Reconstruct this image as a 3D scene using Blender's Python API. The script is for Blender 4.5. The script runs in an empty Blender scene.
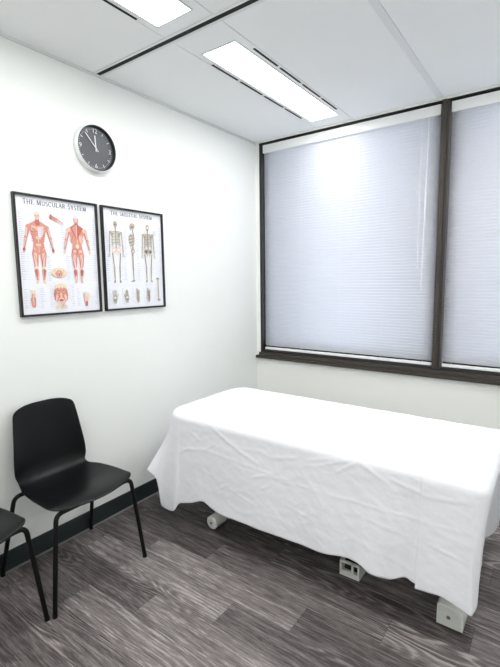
import bpy, bmesh, math, random
from math import sin, cos, pi, sqrt, atan2
from mathutils import Vector, Matrix, noise

random.seed(7)
scene = bpy.context.scene
COL = scene.collection
H = 2.566           # ceiling height
RX = 3.02           # right wall
FY = -5.95          # front wall (behind the camera)

# ------------------------------------------------------------------ materials
def new_mat(name):
    m = bpy.data.materials.new(name); m.use_nodes = True
    return m, m.node_tree, m.node_tree.nodes['Principled BSDF']

def plain(name, col, rough=.5, metal=0., bump=0., bscale=80., coat=0., spec=.5, var=0.):
    m, nt, b = new_mat(name)
    b.inputs['Base Color'].default_value = (*col, 1)
    b.inputs['Roughness'].default_value = rough
    b.inputs['Metallic'].default_value = metal
    b.inputs['Specular IOR Level'].default_value = spec
    if coat:
        b.inputs['Coat Weight'].default_value = coat
        b.inputs['Coat Roughness'].default_value = .08
    tc = nt.nodes.new('ShaderNodeTexCoord')
    if bump:
        n = nt.nodes.new('ShaderNodeTexNoise'); n.inputs['Scale'].default_value = bscale
        n.inputs['Detail'].default_value = 4
        nt.links.new(tc.outputs['Object'], n.inputs['Vector'])
        bp = nt.nodes.new('ShaderNodeBump'); bp.inputs['Strength'].default_value = bump
        bp.inputs['Distance'].default_value = .002
        nt.links.new(n.outputs['Fac'], bp.inputs['Height'])
        nt.links.new(bp.outputs['Normal'], b.inputs['Normal'])
    if var:
        n2 = nt.nodes.new('ShaderNodeTexNoise'); n2.inputs['Scale'].default_value = 3.
        nt.links.new(tc.outputs['Object'], n2.inputs['Vector'])
        rp = nt.nodes.new('ShaderNodeValToRGB')
        rp.color_ramp.elements[0].position = .3; rp.color_ramp.elements[1].position = .7
        rp.color_ramp.elements[0].color = (*[c*(1-var) for c in col], 1)
        rp.color_ramp.elements[1].color = (*[min(1, c*(1+var)) for c in col], 1)
        nt.links.new(n2.outputs['Fac'], rp.inputs['Fac'])
        nt.links.new(rp.outputs['Color'], b.inputs['Base Color'])
    return m

def emit(name, col, strength):
    m, nt, b = new_mat(name)
    b.inputs['Base Color'].default_value = (.8, .8, .8, 1)
    b.inputs['Emission Color'].default_value = (*col, 1)
    b.inputs['Emission Strength'].default_value = strength
    return m

M = {}
M['wall'] = plain('wall_paint', (.82, .838, .815), .6, bump=.12, bscale=260, var=.006)
M['wall_win'] = plain('window_wall_paint', (.85, .86, .82), .6, bump=.12, bscale=260, var=.006)
M['ceil'] = plain('ceiling_panel', (.88, .89, .885), .8, bump=.1, bscale=400, var=.008)
M['ceil_band'] = plain('ceiling_band', (.76, .78, .78), .6)
M['ceil_strip'] = plain('ceiling_strip', (.74, .76, .75), .6)
M['groove'] = plain('dark_groove', (.008, .008, .009), .8)
M['groove_grey'] = plain('grey_groove', (.28, .28, .27), .8)
M['bronze'] = plain('bronze_aluminium', (.046, .038, .031), .45, metal=.2)
M['bronze_dark'] = plain('bronze_dark_aluminium', (.018, .016, .015), .5, metal=.2)
M['base'] = plain('rubber_baseboard', (.018, .027, .027), .42, bump=.05)
M['toe'] = plain('floor_sealant', (.22, .23, .23), .55)
M['white_metal'] = plain('white_enamel', (.82, .83, .83), .4)
M['white_plastic'] = plain('ivory_plastic', (.70, .71, .67), .45, bump=.05)
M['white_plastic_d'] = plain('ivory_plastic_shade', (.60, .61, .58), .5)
M['black_plastic'] = plain('black_shell_plastic', (.0018, .0021, .0030), .34, bump=.06, bscale=900, spec=.26)
M['black_metal'] = plain('black_powder_coat', (.0012, .0012, .0014), .45, spec=.3)
M['black_frame'] = plain('black_frame', (.006, .006, .007), .35)
M['rubber'] = plain('dark_rubber', (.03, .03, .03), .7)
M['steel'] = plain('screw_steel', (.25, .25, .25), .4, metal=.8)
M['clock_face'] = plain('clock_face', (.075, .08, .09), .45)
M['clock_dark'] = plain('clock_inner_rim', (.018, .02, .024), .4)
M['clock_white'] = plain('clock_white', (.83, .84, .84), .35)
M['mark'] = plain('clock_marks', (.72, .74, .76), .5)
M['foam'] = plain('table_vinyl', (.70, .68, .64), .5)
M['lamp'] = emit('led_diffuser', (1., .995, .985), 9.6)
M['paper'] = plain('poster_paper', (.80, .81, .86), .35, coat=.25)

def mat_sheet():
    m, nt, b = new_mat('cotton_sheet')
    b.inputs['Base Color'].default_value = (.885, .892, .93, 1)
    b.inputs['Roughness'].default_value = .85
    b.inputs['Specular IOR Level'].default_value = .2
    tc = nt.nodes.new('ShaderNodeTexCoord')
    n = nt.nodes.new('ShaderNodeTexNoise'); n.inputs['Scale'].default_value = 7
    n.inputs['Detail'].default_value = 6; n.inputs['Roughness'].default_value = .6
    n.inputs['Distortion'].default_value = 1.2
    nt.links.new(tc.outputs['Object'], n.inputs['Vector'])
    v = nt.nodes.new('ShaderNodeTexVoronoi'); v.feature = 'DISTANCE_TO_EDGE'
    v.inputs['Scale'].default_value = 9
    mx = nt.nodes.new('ShaderNodeMixRGB'); mx.inputs[0].default_value = .12
    nt.links.new(tc.outputs['Object'], mx.inputs[1]); nt.links.new(n.outputs['Color'], mx.inputs[2])
    nt.links.new(mx.outputs[0], v.inputs['Vector'])
    rp = nt.nodes.new('ShaderNodeValToRGB')
    rp.color_ramp.elements[0].position = 0; rp.color_ramp.elements[1].position = .06
    nt.links.new(v.outputs['Distance'], rp.inputs['Fac'])
    ad = nt.nodes.new('ShaderNodeMath'); ad.operation = 'MULTIPLY_ADD'
    ad.inputs[1].default_value = .12
    nt.links.new(rp.outputs['Color'], ad.inputs[0]); nt.links.new(n.outputs['Fac'], ad.inputs[2])
    bp = nt.nodes.new('ShaderNodeBump'); bp.inputs['Strength'].default_value = .30
    bp.inputs['Distance'].default_value = .005
    nt.links.new(ad.outputs[0], bp.inputs['Height']); nt.links.new(bp.outputs['Normal'], b.inputs['Normal'])
    tr = nt.nodes.new('ShaderNodeBsdfTranslucent'); tr.inputs['Color'].default_value = (.85, .86, .9, 1)
    mxs = nt.nodes.new('ShaderNodeMixShader'); mxs.inputs[0].default_value = .12
    out = nt.nodes['Material Output']
    nt.links.new(b.outputs[0], mxs.inputs[1]); nt.links.new(tr.outputs[0], mxs.inputs[2])
    nt.links.new(mxs.outputs[0], out.inputs['Surface'])
    return m
M['sheet'] = mat_sheet()

def mat_slat():
    m, nt, b = new_mat('blind_slat_vinyl')
    b.inputs['Base Color'].default_value = (.79, .80, .83, 1)
    b.inputs['Roughness'].default_value = .62; b.inputs['Specular IOR Level'].default_value = .08
    tr = nt.nodes.new('ShaderNodeBsdfTranslucent'); tr.inputs['Color'].default_value = (.82, .83, .88, 1)
    mx = nt.nodes.new('ShaderNodeMixShader'); mx.inputs[0].default_value = .32
    out = nt.nodes['Material Output']
    nt.links.new(b.outputs[0], mx.inputs[1]); nt.links.new(tr.outputs[0], mx.inputs[2])
    nt.links.new(mx.outputs[0], out.inputs['Surface'])
    return m
M['slat'] = mat_slat()

def mat_glass():
    m, nt, b = new_mat('window_glass')
    nt.nodes.remove(b)
    t = nt.nodes.new('ShaderNodeBsdfTransparent'); g = nt.nodes.new('ShaderNodeBsdfGlossy')
    g.inputs['Roughness'].default_value = .02
    t.inputs['Color'].default_value = (.9, .93, .95, 1)
    f = nt.nodes.new('ShaderNodeFresnel'); f.inputs['IOR'].default_value = 1.45
    mx = nt.nodes.new('ShaderNodeMixShader')
    nt.links.new(f.outputs[0], mx.inputs[0]); nt.links.new(t.outputs[0], mx.inputs[1]); nt.links.new(g.outputs[0], mx.inputs[2])
    nt.links.new(mx.outputs[0], nt.nodes['Material Output'].inputs['Surface'])
    return m
M['glass'] = mat_glass()

def mat_floor():
    m, nt, b = new_mat('grey_wood_plank_vinyl')
    N = nt.nodes; L = nt.links
    def math_(op, a, bb=None, c=None):
        n = N.new('ShaderNodeMath'); n.operation = op
        for i, v in enumerate((a, bb, c)):
            if v is None: continue
            if isinstance(v, (int, float)): n.inputs[i].default_value = v
            else: L.new(v, n.inputs[i])
        return n.outputs[0]
    tc = N.new('ShaderNodeTexCoord'); sp = N.new('ShaderNodeSeparateXYZ'); L.new(tc.outputs['Object'], sp.inputs[0])
    x, y = sp.outputs[0], sp.outputs[1]
    W = .152; LEN = .915
    yw = math_('DIVIDE', math_('ADD', y, 1.404 + 100*W), W)
    row = math_('FLOOR', yw); fy = math_('FRACT', yw)
    wn = N.new('ShaderNodeTexWhiteNoise'); wn.noise_dimensions = '1D'; L.new(row, wn.inputs['W'])
    # row just below y=-1.404 has a joint at x=1.67, the next one at 1.36
    xs = math_('DIVIDE', math_('ADD', math_('ADD', x, -1.67 + 9.15), math_('MULTIPLY', math_('SUBTRACT', 99., row), .305)), LEN)
    xs = math_('ADD', xs, math_('MULTIPLY', wn.outputs['Value'], .06))
    ci = math_('FLOOR', xs); fx = math_('FRACT', xs)
    cmb = N.new('ShaderNodeCombineXYZ'); L.new(row, cmb.inputs[0]); L.new(ci, cmb.inputs[1])
    w2 = N.new('ShaderNodeTexWhiteNoise'); w2.noise_dimensions = '2D'; L.new(cmb.outputs[0], w2.inputs['Vector'])
    pid = w2.outputs['Value']
    # grain coordinates, shifted per plank
    gx = math_('ADD', x, math_('MULTIPLY', pid, 37.)); gy = math_('ADD', y, math_('MULTIPLY', pid, 11.))
    def vec(sx, sy, z=0.):
        c = N.new('ShaderNodeCombineXYZ'); L.new(math_('MULTIPLY', gx, sx), c.inputs[0]); L.new(math_('MULTIPLY', gy, sy), c.inputs[1])
        c.inputs[2].default_value = z; return c.outputs[0]
    def nz(v, scale, detail, rough=.5, dist=0.):
        n = N.new('ShaderNodeTexNoise'); L.new(v, n.inputs['Vector']); n.inputs['Scale'].default_value = scale
        n.inputs['Detail'].default_value = detail; n.inputs['Roughness'].default_value = rough
        n.inputs['Distortion'].default_value = dist; return n.outputs['Fac']
    big = nz(vec(1.1, 7.5), 1., 1.5, .4, .2)
    fine0 = nz(vec(9., 70.), 1., 3., .6)
    rings = math_('SINE', math_('ADD', math_('MULTIPLY', big, 140.), math_('MULTIPLY', fine0, 3.5)))
    rings = math_('POWER', math_('MULTIPLY', math_('ADD', rings, 1.), .5), 1.6)
    fib = nz(vec(11., 150.), 1., 5., .75)
    fib2 = nz(vec(2.2, 42.), 1., 6., .7)
    ringmask = nz(vec(1.1, 5.), 1., 1.)
    rm = N.new('ShaderNodeMapRange'); L.new(ringmask, rm.inputs[0])
    rm.inputs[1].default_value = .46; rm.inputs[2].default_value = .62; rm.inputs[3].default_value = .10; rm.inputs[4].default_value = 1.
    t = math_('MULTIPLY', math_('SUBTRACT', rings, .5), math_('MULTIPLY', rm.outputs[0], .50))
    t = math_('ADD', t, math_('MULTIPLY', math_('SUBTRACT', fib, .5), 1.7))
    t = math_('ADD', t, math_('MULTIPLY', math_('SUBTRACT', fib2, .5), 1.55))
    t = math_('ADD', t, math_('MULTIPLY', math_('SUBTRACT', pid, .5), .36))
    t = math_('ADD', t, .46)
    rp = N.new('ShaderNodeValToRGB'); L.new(t, rp.inputs['Fac'])
    e = rp.color_ramp.elements
    e[0].position = .14; e[0].color = (.035, .029, .029, 1)
    e[1].position = .88; e[1].color = (.36, .325, .32, 1)
    k = e.new(.45); k.color = (.125, .107, .106, 1)
    k = e.new(.68); k.color = (.20, .175, .172, 1)
    # joints
    jy = math_('LESS_THAN', math_('MINIMUM', fy, math_('SUBTRACT', 1., fy)), .007)
    jx = math_('LESS_THAN', math_('MINIMUM', fx, math_('SUBTRACT', 1., fx)), .0011)
    j = math_('MAXIMUM', jy, jx)
    mx = N.new('ShaderNodeMixRGB'); mx.blend_type = 'MULTIPLY'
    L.new(math_('MULTIPLY', j, .7), mx.inputs[0]); L.new(rp.outputs['Color'], mx.inputs[1]); mx.inputs[2].default_value = (.2, .18, .18, 1)
    L.new(mx.outputs[0], b.inputs['Base Color'])
    b.inputs['Roughness'].default_value = .48
    b.inputs['Specular IOR Level'].default_value = .45
    bp = N.new('ShaderNodeBump'); bp.inputs['Strength'].default_value = .25; bp.inputs['Distance'].default_value = .001
    L.new(math_('SUBTRACT', t, j), bp.inputs['Height']); L.new(bp.outputs['Normal'], b.inputs['Normal'])
    return m
M['floor'] = mat_floor()

# ------------------------------------------------------------------ helpers
def link(name, me, mats, parent=None, smooth=False):
    o = bpy.data.objects.new(name, me); COL.objects.link(o)
    if not isinstance(mats, (list, tuple)): mats = [mats]
    for m in mats: me.materials.append(m)
    if parent: o.parent = parent
    if smooth:
        for p in me.polygons: p.use_smooth = True
    return o

def obj(name, bm, mats, parent=None, smooth=False, autos=None):
    bmesh.ops.recalc_face_normals(bm, faces=bm.faces)
    me = bpy.data.meshes.new(name); bm.to_mesh(me); bm.free()
    o = link(name, me, mats, parent, smooth or autos is not None)
    if autos is not None: me.set_sharp_from_angle(angle=math.radians(autos))
    return o

def tag(o, label=None, cat=None, group=None, kind=None):
    if label: o['label'] = label
    if cat: o['category'] = cat
    if group: o['group'] = group
    if kind: o['kind'] = kind
    return o

def empty(name, loc, rz=0):
    o = bpy.data.objects.new(name, None); COL.objects.link(o)
    o.location = loc; o.rotation_euler = (0, 0, rz); o.empty_display_size = .1
    return o

def box(bm, x0, x1, y0, y1, z0, z1, mi=0, bevel=0., seg=2):
    vs = [bm.verts.new((x, y, z)) for x in (x0, x1) for y in (y0, y1) for z in (z0, z1)]
    fs = []
    for q in ((0, 1, 3, 2), (4, 6, 7, 5), (0, 4, 5, 1), (2, 3, 7, 6), (0, 2, 6, 4), (1, 5, 7, 3)):
        f = bm.faces.new([vs[i] for i in q]); f.material_index = mi; fs.append(f)
    if bevel:
        es = list({e for f in fs for e in f.edges})
        r = bmesh.ops.bevel(bm, geom=es, offset=bevel, segments=seg, affect='EDGES', profile=.5)
        for f in r['faces']: f.material_index = mi

def frame_of(d):
    d = d.normalized()
    a = Vector((0, 0, 1)) if abs(d.z) < .9 else Vector((1, 0, 0))
    u = d.cross(a).normalized(); return u, d.cross(u).normalized()

def tube(bm, pts, r, n=12, mi=0, cap=True):
    pts = [Vector(p) for p in pts]; rings = []
    u = v = None
    for i, p in enumerate(pts):
        d = (pts[min(i+1, len(pts)-1)] - pts[max(i-1, 0)])
        if u is None: u, v = frame_of(d)
        else:
            d.normalize(); u = (u - d*u.dot(d)).normalized(); v = d.cross(u)
        rr = r[i] if isinstance(r, (list, tuple)) else r
        rings.append([bm.verts.new(p + u*cos(2*pi*k/n)*rr + v*sin(2*pi*k/n)*rr) for k in range(n)])
    for a, b in zip(rings, rings[1:]):
        for k in range(n):
            f = bm.faces.new((a[k], a[(k+1) % n], b[(k+1) % n], b[k])); f.material_index = mi
    if cap:
        for rg in (rings[0], rings[-1]):
            f = bm.faces.new(rg); f.material_index = mi

def fillet(pts, rad, n=8):
    """polyline with its inner corners rounded"""
    pts = [Vector(p) for p in pts]; out = [pts[0]]
    for a, b, c in zip(pts, pts[1:], pts[2:]):
        d1 = (a-b); d2 = (c-b); t = min(rad, d1.length*.49, d2.length*.49)
        p1 = b + d1.normalized()*t; p2 = b + d2.normalized()*t
        for k in range(n+1):
            s = k/n; out.append(p1*(1-s)**2 + b*2*s*(1-s) + p2*s*s)
    out.append(pts[-1]); return out

def lathe_x(bm, prof, n=48, cy=0, cz=0, mi=0):
    """profile of (x, radius), turned about an axis parallel to x"""
    rings = []
    for (x, r) in prof:
        if r < 1e-6: rings.append([bm.verts.new((x, cy, cz))])
        else: rings.append([bm.verts.new((x, cy + r*cos(2*pi*k/n), cz + r*sin(2*pi*k/n))) for k in range(n)])
    for a, b in zip(rings, rings[1:]):
        for k in range(n):
            q = [a[k % len(a)], a[(k+1) % len(a)], b[(k+1) % len(b)], b[k % len(b)]]
            q = list(dict.fromkeys(q))
            if len(q) >= 3:
                f = bm.faces.new(q); f.material_index = mi

def struct(name, bm, mats, parent=None, **k):
    o = obj(name, bm, mats, parent, **k)
    if parent is None: o['kind'] = 'structure'
    return o

# ------------------------------------------------------------------ room shell
bm = bmesh.new(); box(bm, -.12, RX+.12, FY-.12, .14, -.1, 0); struct('floor', bm, M['floor'])
bm = bmesh.new(); box(bm, -.12, 0, FY, .14, 0, H+.1); struct('wall_left', bm, M['wall'])
bm = bmesh.new(); box(bm, RX, RX+.12, FY, .14, 0, H+.1); struct('wall_right', bm, M['wall'])
bm = bmesh.new(); box(bm, -.12, RX+.12, FY-.12, FY, 0, H+.1); struct('wall_front', bm, M['wall'])
# wall under the window and the thin return beside it
bm = bmesh.new()
box(bm, 0, RX, 0, .14, 0, .765)
box(bm, 0, .038, 0, .14, .765, H)
struct('wall_back', bm, M['wall_win'])

# ceiling: panels on a dark void, so the joints are real gaps
bm = bmesh.new()
box(bm, -.12, RX+.12, FY-.12, .14, H+.02, H+.1, 1)
SLOT = -1.519
yb = [(-.002, SLOT+.014), (SLOT-.014, -3.027), (-3.055, -4.55), (-4.578, FY)]
xb = [(.004, .569), (.573, .868), (.872, 1.436), (1.474, 2.05), (2.054, 2.349), (2.353, RX)]
for (ya, ye) in yb:
    for (xa, xe) in xb:
        box(bm, xa, xe, ye, ya, H, H+.014, 0)
struct('ceiling', bm, [M['ceil'], M['groove']])
bm = bmesh.new(); box(bm, 1.437, 1.473, FY, -.002, H-.001, H+.012); struct('trim_1', bm, M['ceil_band'])
bm = bmesh.new()                                # pale metal lips along the black slots
for s in (SLOT, -3.041, -4.564):
    box(bm, 0.004, RX, s+.014, s+.028, H-.0035, H+.002)
    box(bm, 0.004, RX, s-.028, s-.014, H-.0035, H+.002)
struct('trim_2', bm, M['ceil_strip'])
bm = bmesh.new()                                # black air diffuser filling each slot
for s in (SLOT, -3.041, -4.564): box(bm, 0.004, RX, s-.0138, s+.0138, H-.001, H+.012)
struct('trim_6', bm, M['groove'])
bm = bmesh.new(); box(bm, 0, .010, FY, 0, H-.012, H); struct('trim_3', bm, M['ceil_strip'])
bm = bmesh.new(); box(bm, 0.0, RX, -.014, -.0005, H-.012, H-.0005); struct('trim_4', bm, M['wall_win'])
# joints of the thin seams shown grey rather than black
bm = bmesh.new()
for xa in (.569, .868, 2.05, 2.349): box(bm, xa, xa+.004, FY, -.002, H+.003, H+.013)
struct('trim_5', bm, M['groove_grey'])

# baseboards
def baseboard(name, x0, x1, y0, y1, tx=(0, 0), ty=(0, 0)):
    bm = bmesh.new(); box(bm, x0, x1, y0, y1, 0, .105, 0, .003)
    box(bm, x0+tx[0], x1+tx[1], y0+ty[0], y1+ty[1], 0, .007, 1)
    struct(name, bm, [M['base'], M['toe']])
baseboard('baseboard_left', 0, .009, FY, -.009, (0, .009), (0, 0))
baseboard('baseboard_back', 0.0, RX, -.009, 0, (0, 0), (-.009, 0))
baseboard('baseboard_right', RX-.009, RX, FY, -.009, (-.009, 0), (0, 0))
baseboard('baseboard_front', .009, RX-.009, FY, FY+.009, (0, 0), (0, .009))

# ------------------------------------------------------------------ window
ZB, ZT = .822, 2.552
win = empty('window_1', (0, 0, .765)); win['kind'] = 'structure'
def wpart(name, bm, m, **k):
    o = obj(name, bm, m, win, **k); o.location = (0, 0, -.765); return o
bm = bmesh.new()                                # outer frame
box(bm, .038, .056, 0, .12, .80, H, 0, .002)
box(bm, .038, RX, 0.002, .12, ZT-.006, H, 0, .002)
box(bm, .04, RX, .01, .12, .80, .822, 0, .002)
wpart('window_frame', bm, M['bronze_dark'])
bm = bmesh.new()                                # mullion: broad face and a slimmer bead
box(bm, 1.465, 1.494, -.012, .11, .81, H-.001, 0, .003)
box(bm, 1.494, 1.512, -.004, .11, .81, H-.001, 0, .003)
box(bm, 1.491, 1.497, -.016, 0, .81, ZT-.004, 0, .002)
wpart('mullion', bm, M['bronze'])
for (a, b) in ((.056, 1.462), (1.518, RX)):      # sash round each pane
    bm = bmesh.new()
    box(bm, a, b, .07, .11, .815, .885, 0, .003); box(bm, a, b, .07, .11, ZT-.075, ZT, 0, .003)
    box(bm, a, a+.028, .071, .109, .88, ZT-.07, 0, .003); box(bm, b-.028, b, .071, .109, .88, ZT-.07, 0, .003)
    wpart('sash', bm, M['bronze_dark'])
bm = bmesh.new()
box(bm, .006, RX, -.034, .015, .752, .776, 0, .003)
box(bm, .03, RX, -.018, .10, .776, .803, 0, .003)
wpart('window_sill', bm, M['bronze'])
for (a, b) in ((.056, 1.462), (1.518, RX)):
    bm = bmesh.new(); box(bm, a, b, .088, .094, .82, ZT); wpart('glass_pane', bm, M['glass'])

# ------------------------------------------------------------------ blinds
def blind(x0, x1, label, wand=True):
    r = empty('venetian_blind', ((x0+x1)/2, .03, ZT-.012))
    tag(r, label, 'window blind')
    def part(name, bm, m, **k):
        o = obj(name, bm, m, r, **k); o.location = (-(x0+x1)/2, -.03, -(ZT-.012)); return o
    y = .034
    bm = bmesh.new()
    box(bm, x0, x1, y-.016, y+.018, 2.490, 2.540, 0, .003)
    box(bm, x0+.002, x1-.002, y-.024, y-.019, 2.472, 2.538, 0, .0015)
    part('headrail', bm, M['white_metal'])
    bm = bmesh.new()
    pitch = .0213; n = int((2.478-.855)/pitch); tilt = math.radians(66); hw = .0145
    for i in range(n):
        z = 2.478 - .5*pitch - i*pitch
        jit = (random.random()-.5)*.0008; tl = tilt + (random.random()-.5)*.03
        rowv = []
        for k in range(5):
            t = -1 + k/2.
            crown = .0030*(1-t*t)
            # room-side edge high, window-side edge low; convex to the room
            yy = y + t*hw*cos(tl) - crown*sin(tl)
            zz = z - t*hw*sin(tl) + crown*cos(tl) + jit
            rowv.append((bm.verts.new((x0+.004, yy, zz)), bm.verts.new((x1-.004, yy, zz))))
        for a, b in zip(rowv, rowv[1:]): bm.faces.new((a[0], a[1], b[1], b[0]))
    so = part('slats', bm, M['slat'], smooth=True)
    md = so.modifiers.new('thickness', 'SOLIDIFY'); md.thickness = .0004; md.offset = 0
    bm = bmesh.new(); box(bm, x0+.004, x1-.004, y-.012, y+.012, .826, .846, 0, .003)
    part('bottom_rail', bm, M['white_metal'])
    w = x1-x0
    for fx in (.045, .26, .50, .74, .955):
        bm = bmesh.new(); xx = x0+w*fx
        tube(bm, [(xx, y-.0085, 2.48), (xx, y-.0085, .84)], .0007, 6)
        part('ladder_cord', bm, M['white_metal'])
    if wand:
        bm = bmesh.new()
        tube(bm, [(x1-.070, y-.03, 2.465), (x1-.085, y-.034, 1.37)], .0035, 8)
        tube(bm, [(x1-.085, y-.034, 1.375), (x1-.085, y-.034, 1.345)], .0055, 8)
        part('wand', bm, M['clear'], autos=40)
        bm = bmesh.new()
        tube(bm, [(x1-.118, y-.028, 2.47), (x1-.117, y-.032, 1.52)], .0011, 6)
        tube(bm, [(x1-.114, y-.028, 2.47), (x1-.115, y-.032, 1.52)], .0011, 6)
        tube(bm, [(x1-.116, y-.032, 1.525), (x1-.116, y-.032, 1.495)], [.0025, .006], 10)
        part('pull_cord', bm, M['white_metal'], smooth=False)
    return r
m_, nt_, b_ = new_mat('clear_acrylic'); M['clear'] = m_
b_.inputs['Base Color'].default_value = (.90, .91, .94, 1); b_.inputs['Roughness'].default_value = .08
b_.inputs['Transmission Weight'].default_value = .1; b_.inputs['IOR'].default_value = 1.2
blind(.066, 1.458, 'wide white venetian blind, lowered and closed, hanging left of the bronze mullion')
blind(1.517, RX-.02, 'white venetian blind right of the bronze mullion, cut off by the photo edge', True)

# ------------------------------------------------------------------ ceiling lights
def ceiling_light(x0, y0, y1, label):
    """x0 = left edge of the strip, y0 > y1"""
    r = empty('ceiling_light', (x0+.147, (y0+y1)/2, H)); tag(r, label, 'ceiling light', 'recessed ceiling lights')
    ox, oy = x0+.147, (y0+y1)/2
    def part(name, bm, m, **k):
        o = obj(name, bm, m, r, **k); o.location = (-ox, -oy, -H); return o
    bm = bmesh.new()
    zt = H-.002
    a, b = ox-.100, ox+.100
    for (xa, xe, ya, ye) in ((a-.008, a, y1-.008, y0+.008), (b, b+.008, y1-.008, y0+.008), (a, b, y0, y0+.008), (a, b, y1-.008, y1)):
        box(bm, xa, xe, ya, ye, zt-.002, H, 0)
    part('light_frame', bm, M['ceil_strip'])
    bm = bmesh.new(); box(bm, a, b, y1, y0, zt-.001, H-.0005); part('diffuser', bm, M['lamp'])
    L = (y0-.075)-(y1+.095)
    for sx in (x0+.011, x0+.281):
        for k in range(4):
            ya = y1+.095 + k*L/4 + .013; yb_ = y1+.095+(k+1)*L/4 - .013
            bm = bmesh.new(); box(bm, sx-.0055, sx+.0055, ya, yb_, H-.0022, H-.0002); part('air_slot', bm, M['groove'])
    return r
ceiling_light(.569, -.165, -1.325, 'long bright ceiling light panel whole in view, ending just before the window')
ceiling_light(.569, -1.632, -2.80, 'bright ceiling light panel cut off by the top edge of the photo')
ceiling_light(2.05, -.165, -1.325, 'added fill light panel out of view, right of the one whole in view')  # unseen panels from here down, added to even out the room lighting
ceiling_light(2.05, -1.632, -2.80, 'added fill light panel out of view, overhead beside the camera')
ceiling_light(.569, -3.15, -4.25, 'added fill light panel out of view at the far end of the left row')
ceiling_light(2.05, -3.15, -4.25, 'added fill light panel out of view, overhead behind the camera')
ceiling_light(.569, -4.67, -5.83, 'added fill light panel out of view by the front wall, left row')
ceiling_light(2.05, -4.67, -5.83, 'added fill light panel out of view by the front wall, right row')

# ------------------------------------------------------------------ wall clock
def make_text(body, size, depth=.0, align='CENTER'):
    cu = bpy.data.curves.new('t', 'FONT'); cu.body = body; cu.size = size; cu.extrude = depth
    cu.align_x = align; cu.align_y = 'CENTER'
    to = bpy.data.objects.new('t', cu); COL.objects.link(to)
    dg = bpy.context.evaluated_depsgraph_get()
    me = bpy.data.meshes.new_from_object(to.evaluated_get(dg))
    bpy.data.objects.remove(to); bpy.data.curves.remove(cu)
    return me
CY, CZ, CR = -1.566, 2.160, .1235
clk = empty('wall_clock', (0.0, CY, CZ))
tag(clk, 'round dark-faced wall clock with white case hung above the two posters', 'clock')
bm = bmesh.new()
lathe_x(bm, [(.001, CR-.012), (.001, CR-.001), (.004, CR+.001), (.034, CR), (.038, CR-.002), (.0385, CR-.004)], 96, mi=0)
obj('case', bm, M['clock_white'], clk, autos=40)
bm = bmesh.new(); lathe_x(bm, [(.0385, CR-.004), (.0385, CR-.0065), (.036, CR-.0075), (.018, CR-.010)], 96)
obj('inner_rim', bm, M['clock_dark'], clk, autos=40)
bm = bmesh.new(); lathe_x(bm, [(.018, 0), (.018, CR-.009), (.010, CR-.009), (.010, 0)], 96)
face = obj('dial', bm, M['clock_face'], clk)
bm = bmesh.new()
def radial(bm, ang, r0, r1, w, x, th=.0006):
    """bar on the dial; ang clockwise from twelve as seen from the room"""
    d = Vector((0, sin(ang), cos(ang))); n = Vector((0, cos(ang), -sin(ang)))
    q = [d*r0-n*w/2, d*r1-n*w/2, d*r1+n*w/2, d*r0+n*w/2]
    lo = [bm.verts.new((x, p.y, p.z)) for p in q]; hi = [bm.verts.new((x+th, p.y, p.z)) for p in q]
    bm.faces.new(lo); bm.faces.new(hi)
    for i in range(4): bm.faces.new((lo[i], lo[(i+1) % 4], hi[(i+1) % 4], hi[i]))
# seen from +x the +y direction points to the viewer's right
for h in range(60):
    a = 2*pi*h/60
    if h % 15 == 0: continue
    if h % 5 == 0: radial(bm, a, .088, .106, .0034, .0182)
    else: radial(bm, a, .098, .104, .0012, .0182)
o = obj('minute_track', bm, M['mark'], clk)
for s, a in (('12', 0), ('3', pi/2), ('6', pi), ('9', 3*pi/2)):
    me = make_text(s, .033, .0004)
    n = link('numeral', me, M['mark'], clk)
    n.location = (.0188, sin(a)*.0925, cos(a)*.0925); n.rotation_euler = (pi/2, 0, pi/2)
bm = bmesh.new(); radial(bm, math.radians(-3), -.016, .068, .0062, .0225, .001); obj('hour_hand', bm, M['mark'], clk)
bm = bmesh.new(); radial(bm, math.radians(-42), -.020, .096, .0046, .025, .001); obj('minute_hand', bm, M['mark'], clk)
bm = bmesh.new(); lathe_x(bm, [(.018, .003), (.029, .003), (.029, 0)], 16); obj('hub', bm, M['mark'], clk)

# ------------------------------------------------------------------ posters
PAL = {}
def pc(name, col):
    PAL[name] = plain('ink_'+name, col, .4, coat=.2); return name
INK = ['paper', 'red', 'pink', 'salmon', 'dark', 'cream', 'skin', 'bone', 'bone_d', 'grey', 'title', 'blue', 'shade']
PAL['paper'] = M['paper']
pc('red', (.50, .13, .105)); pc('pink', (.76, .50, .42)); pc('salmon', (.63, .27, .21)); pc('dark', (.40, .09, .08))
pc('cream', (.80, .66, .44)); pc('skin', (.82, .62, .50)); pc('bone', (.44, .385, .29)); pc('bone_d', (.17, .14, .10))
pc('grey', (.42, .44, .50)); pc('title', (.115, .12, .14)); pc('blue', (.40, .50, .66)); pc('shade', (.68, .70, .76))

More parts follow.
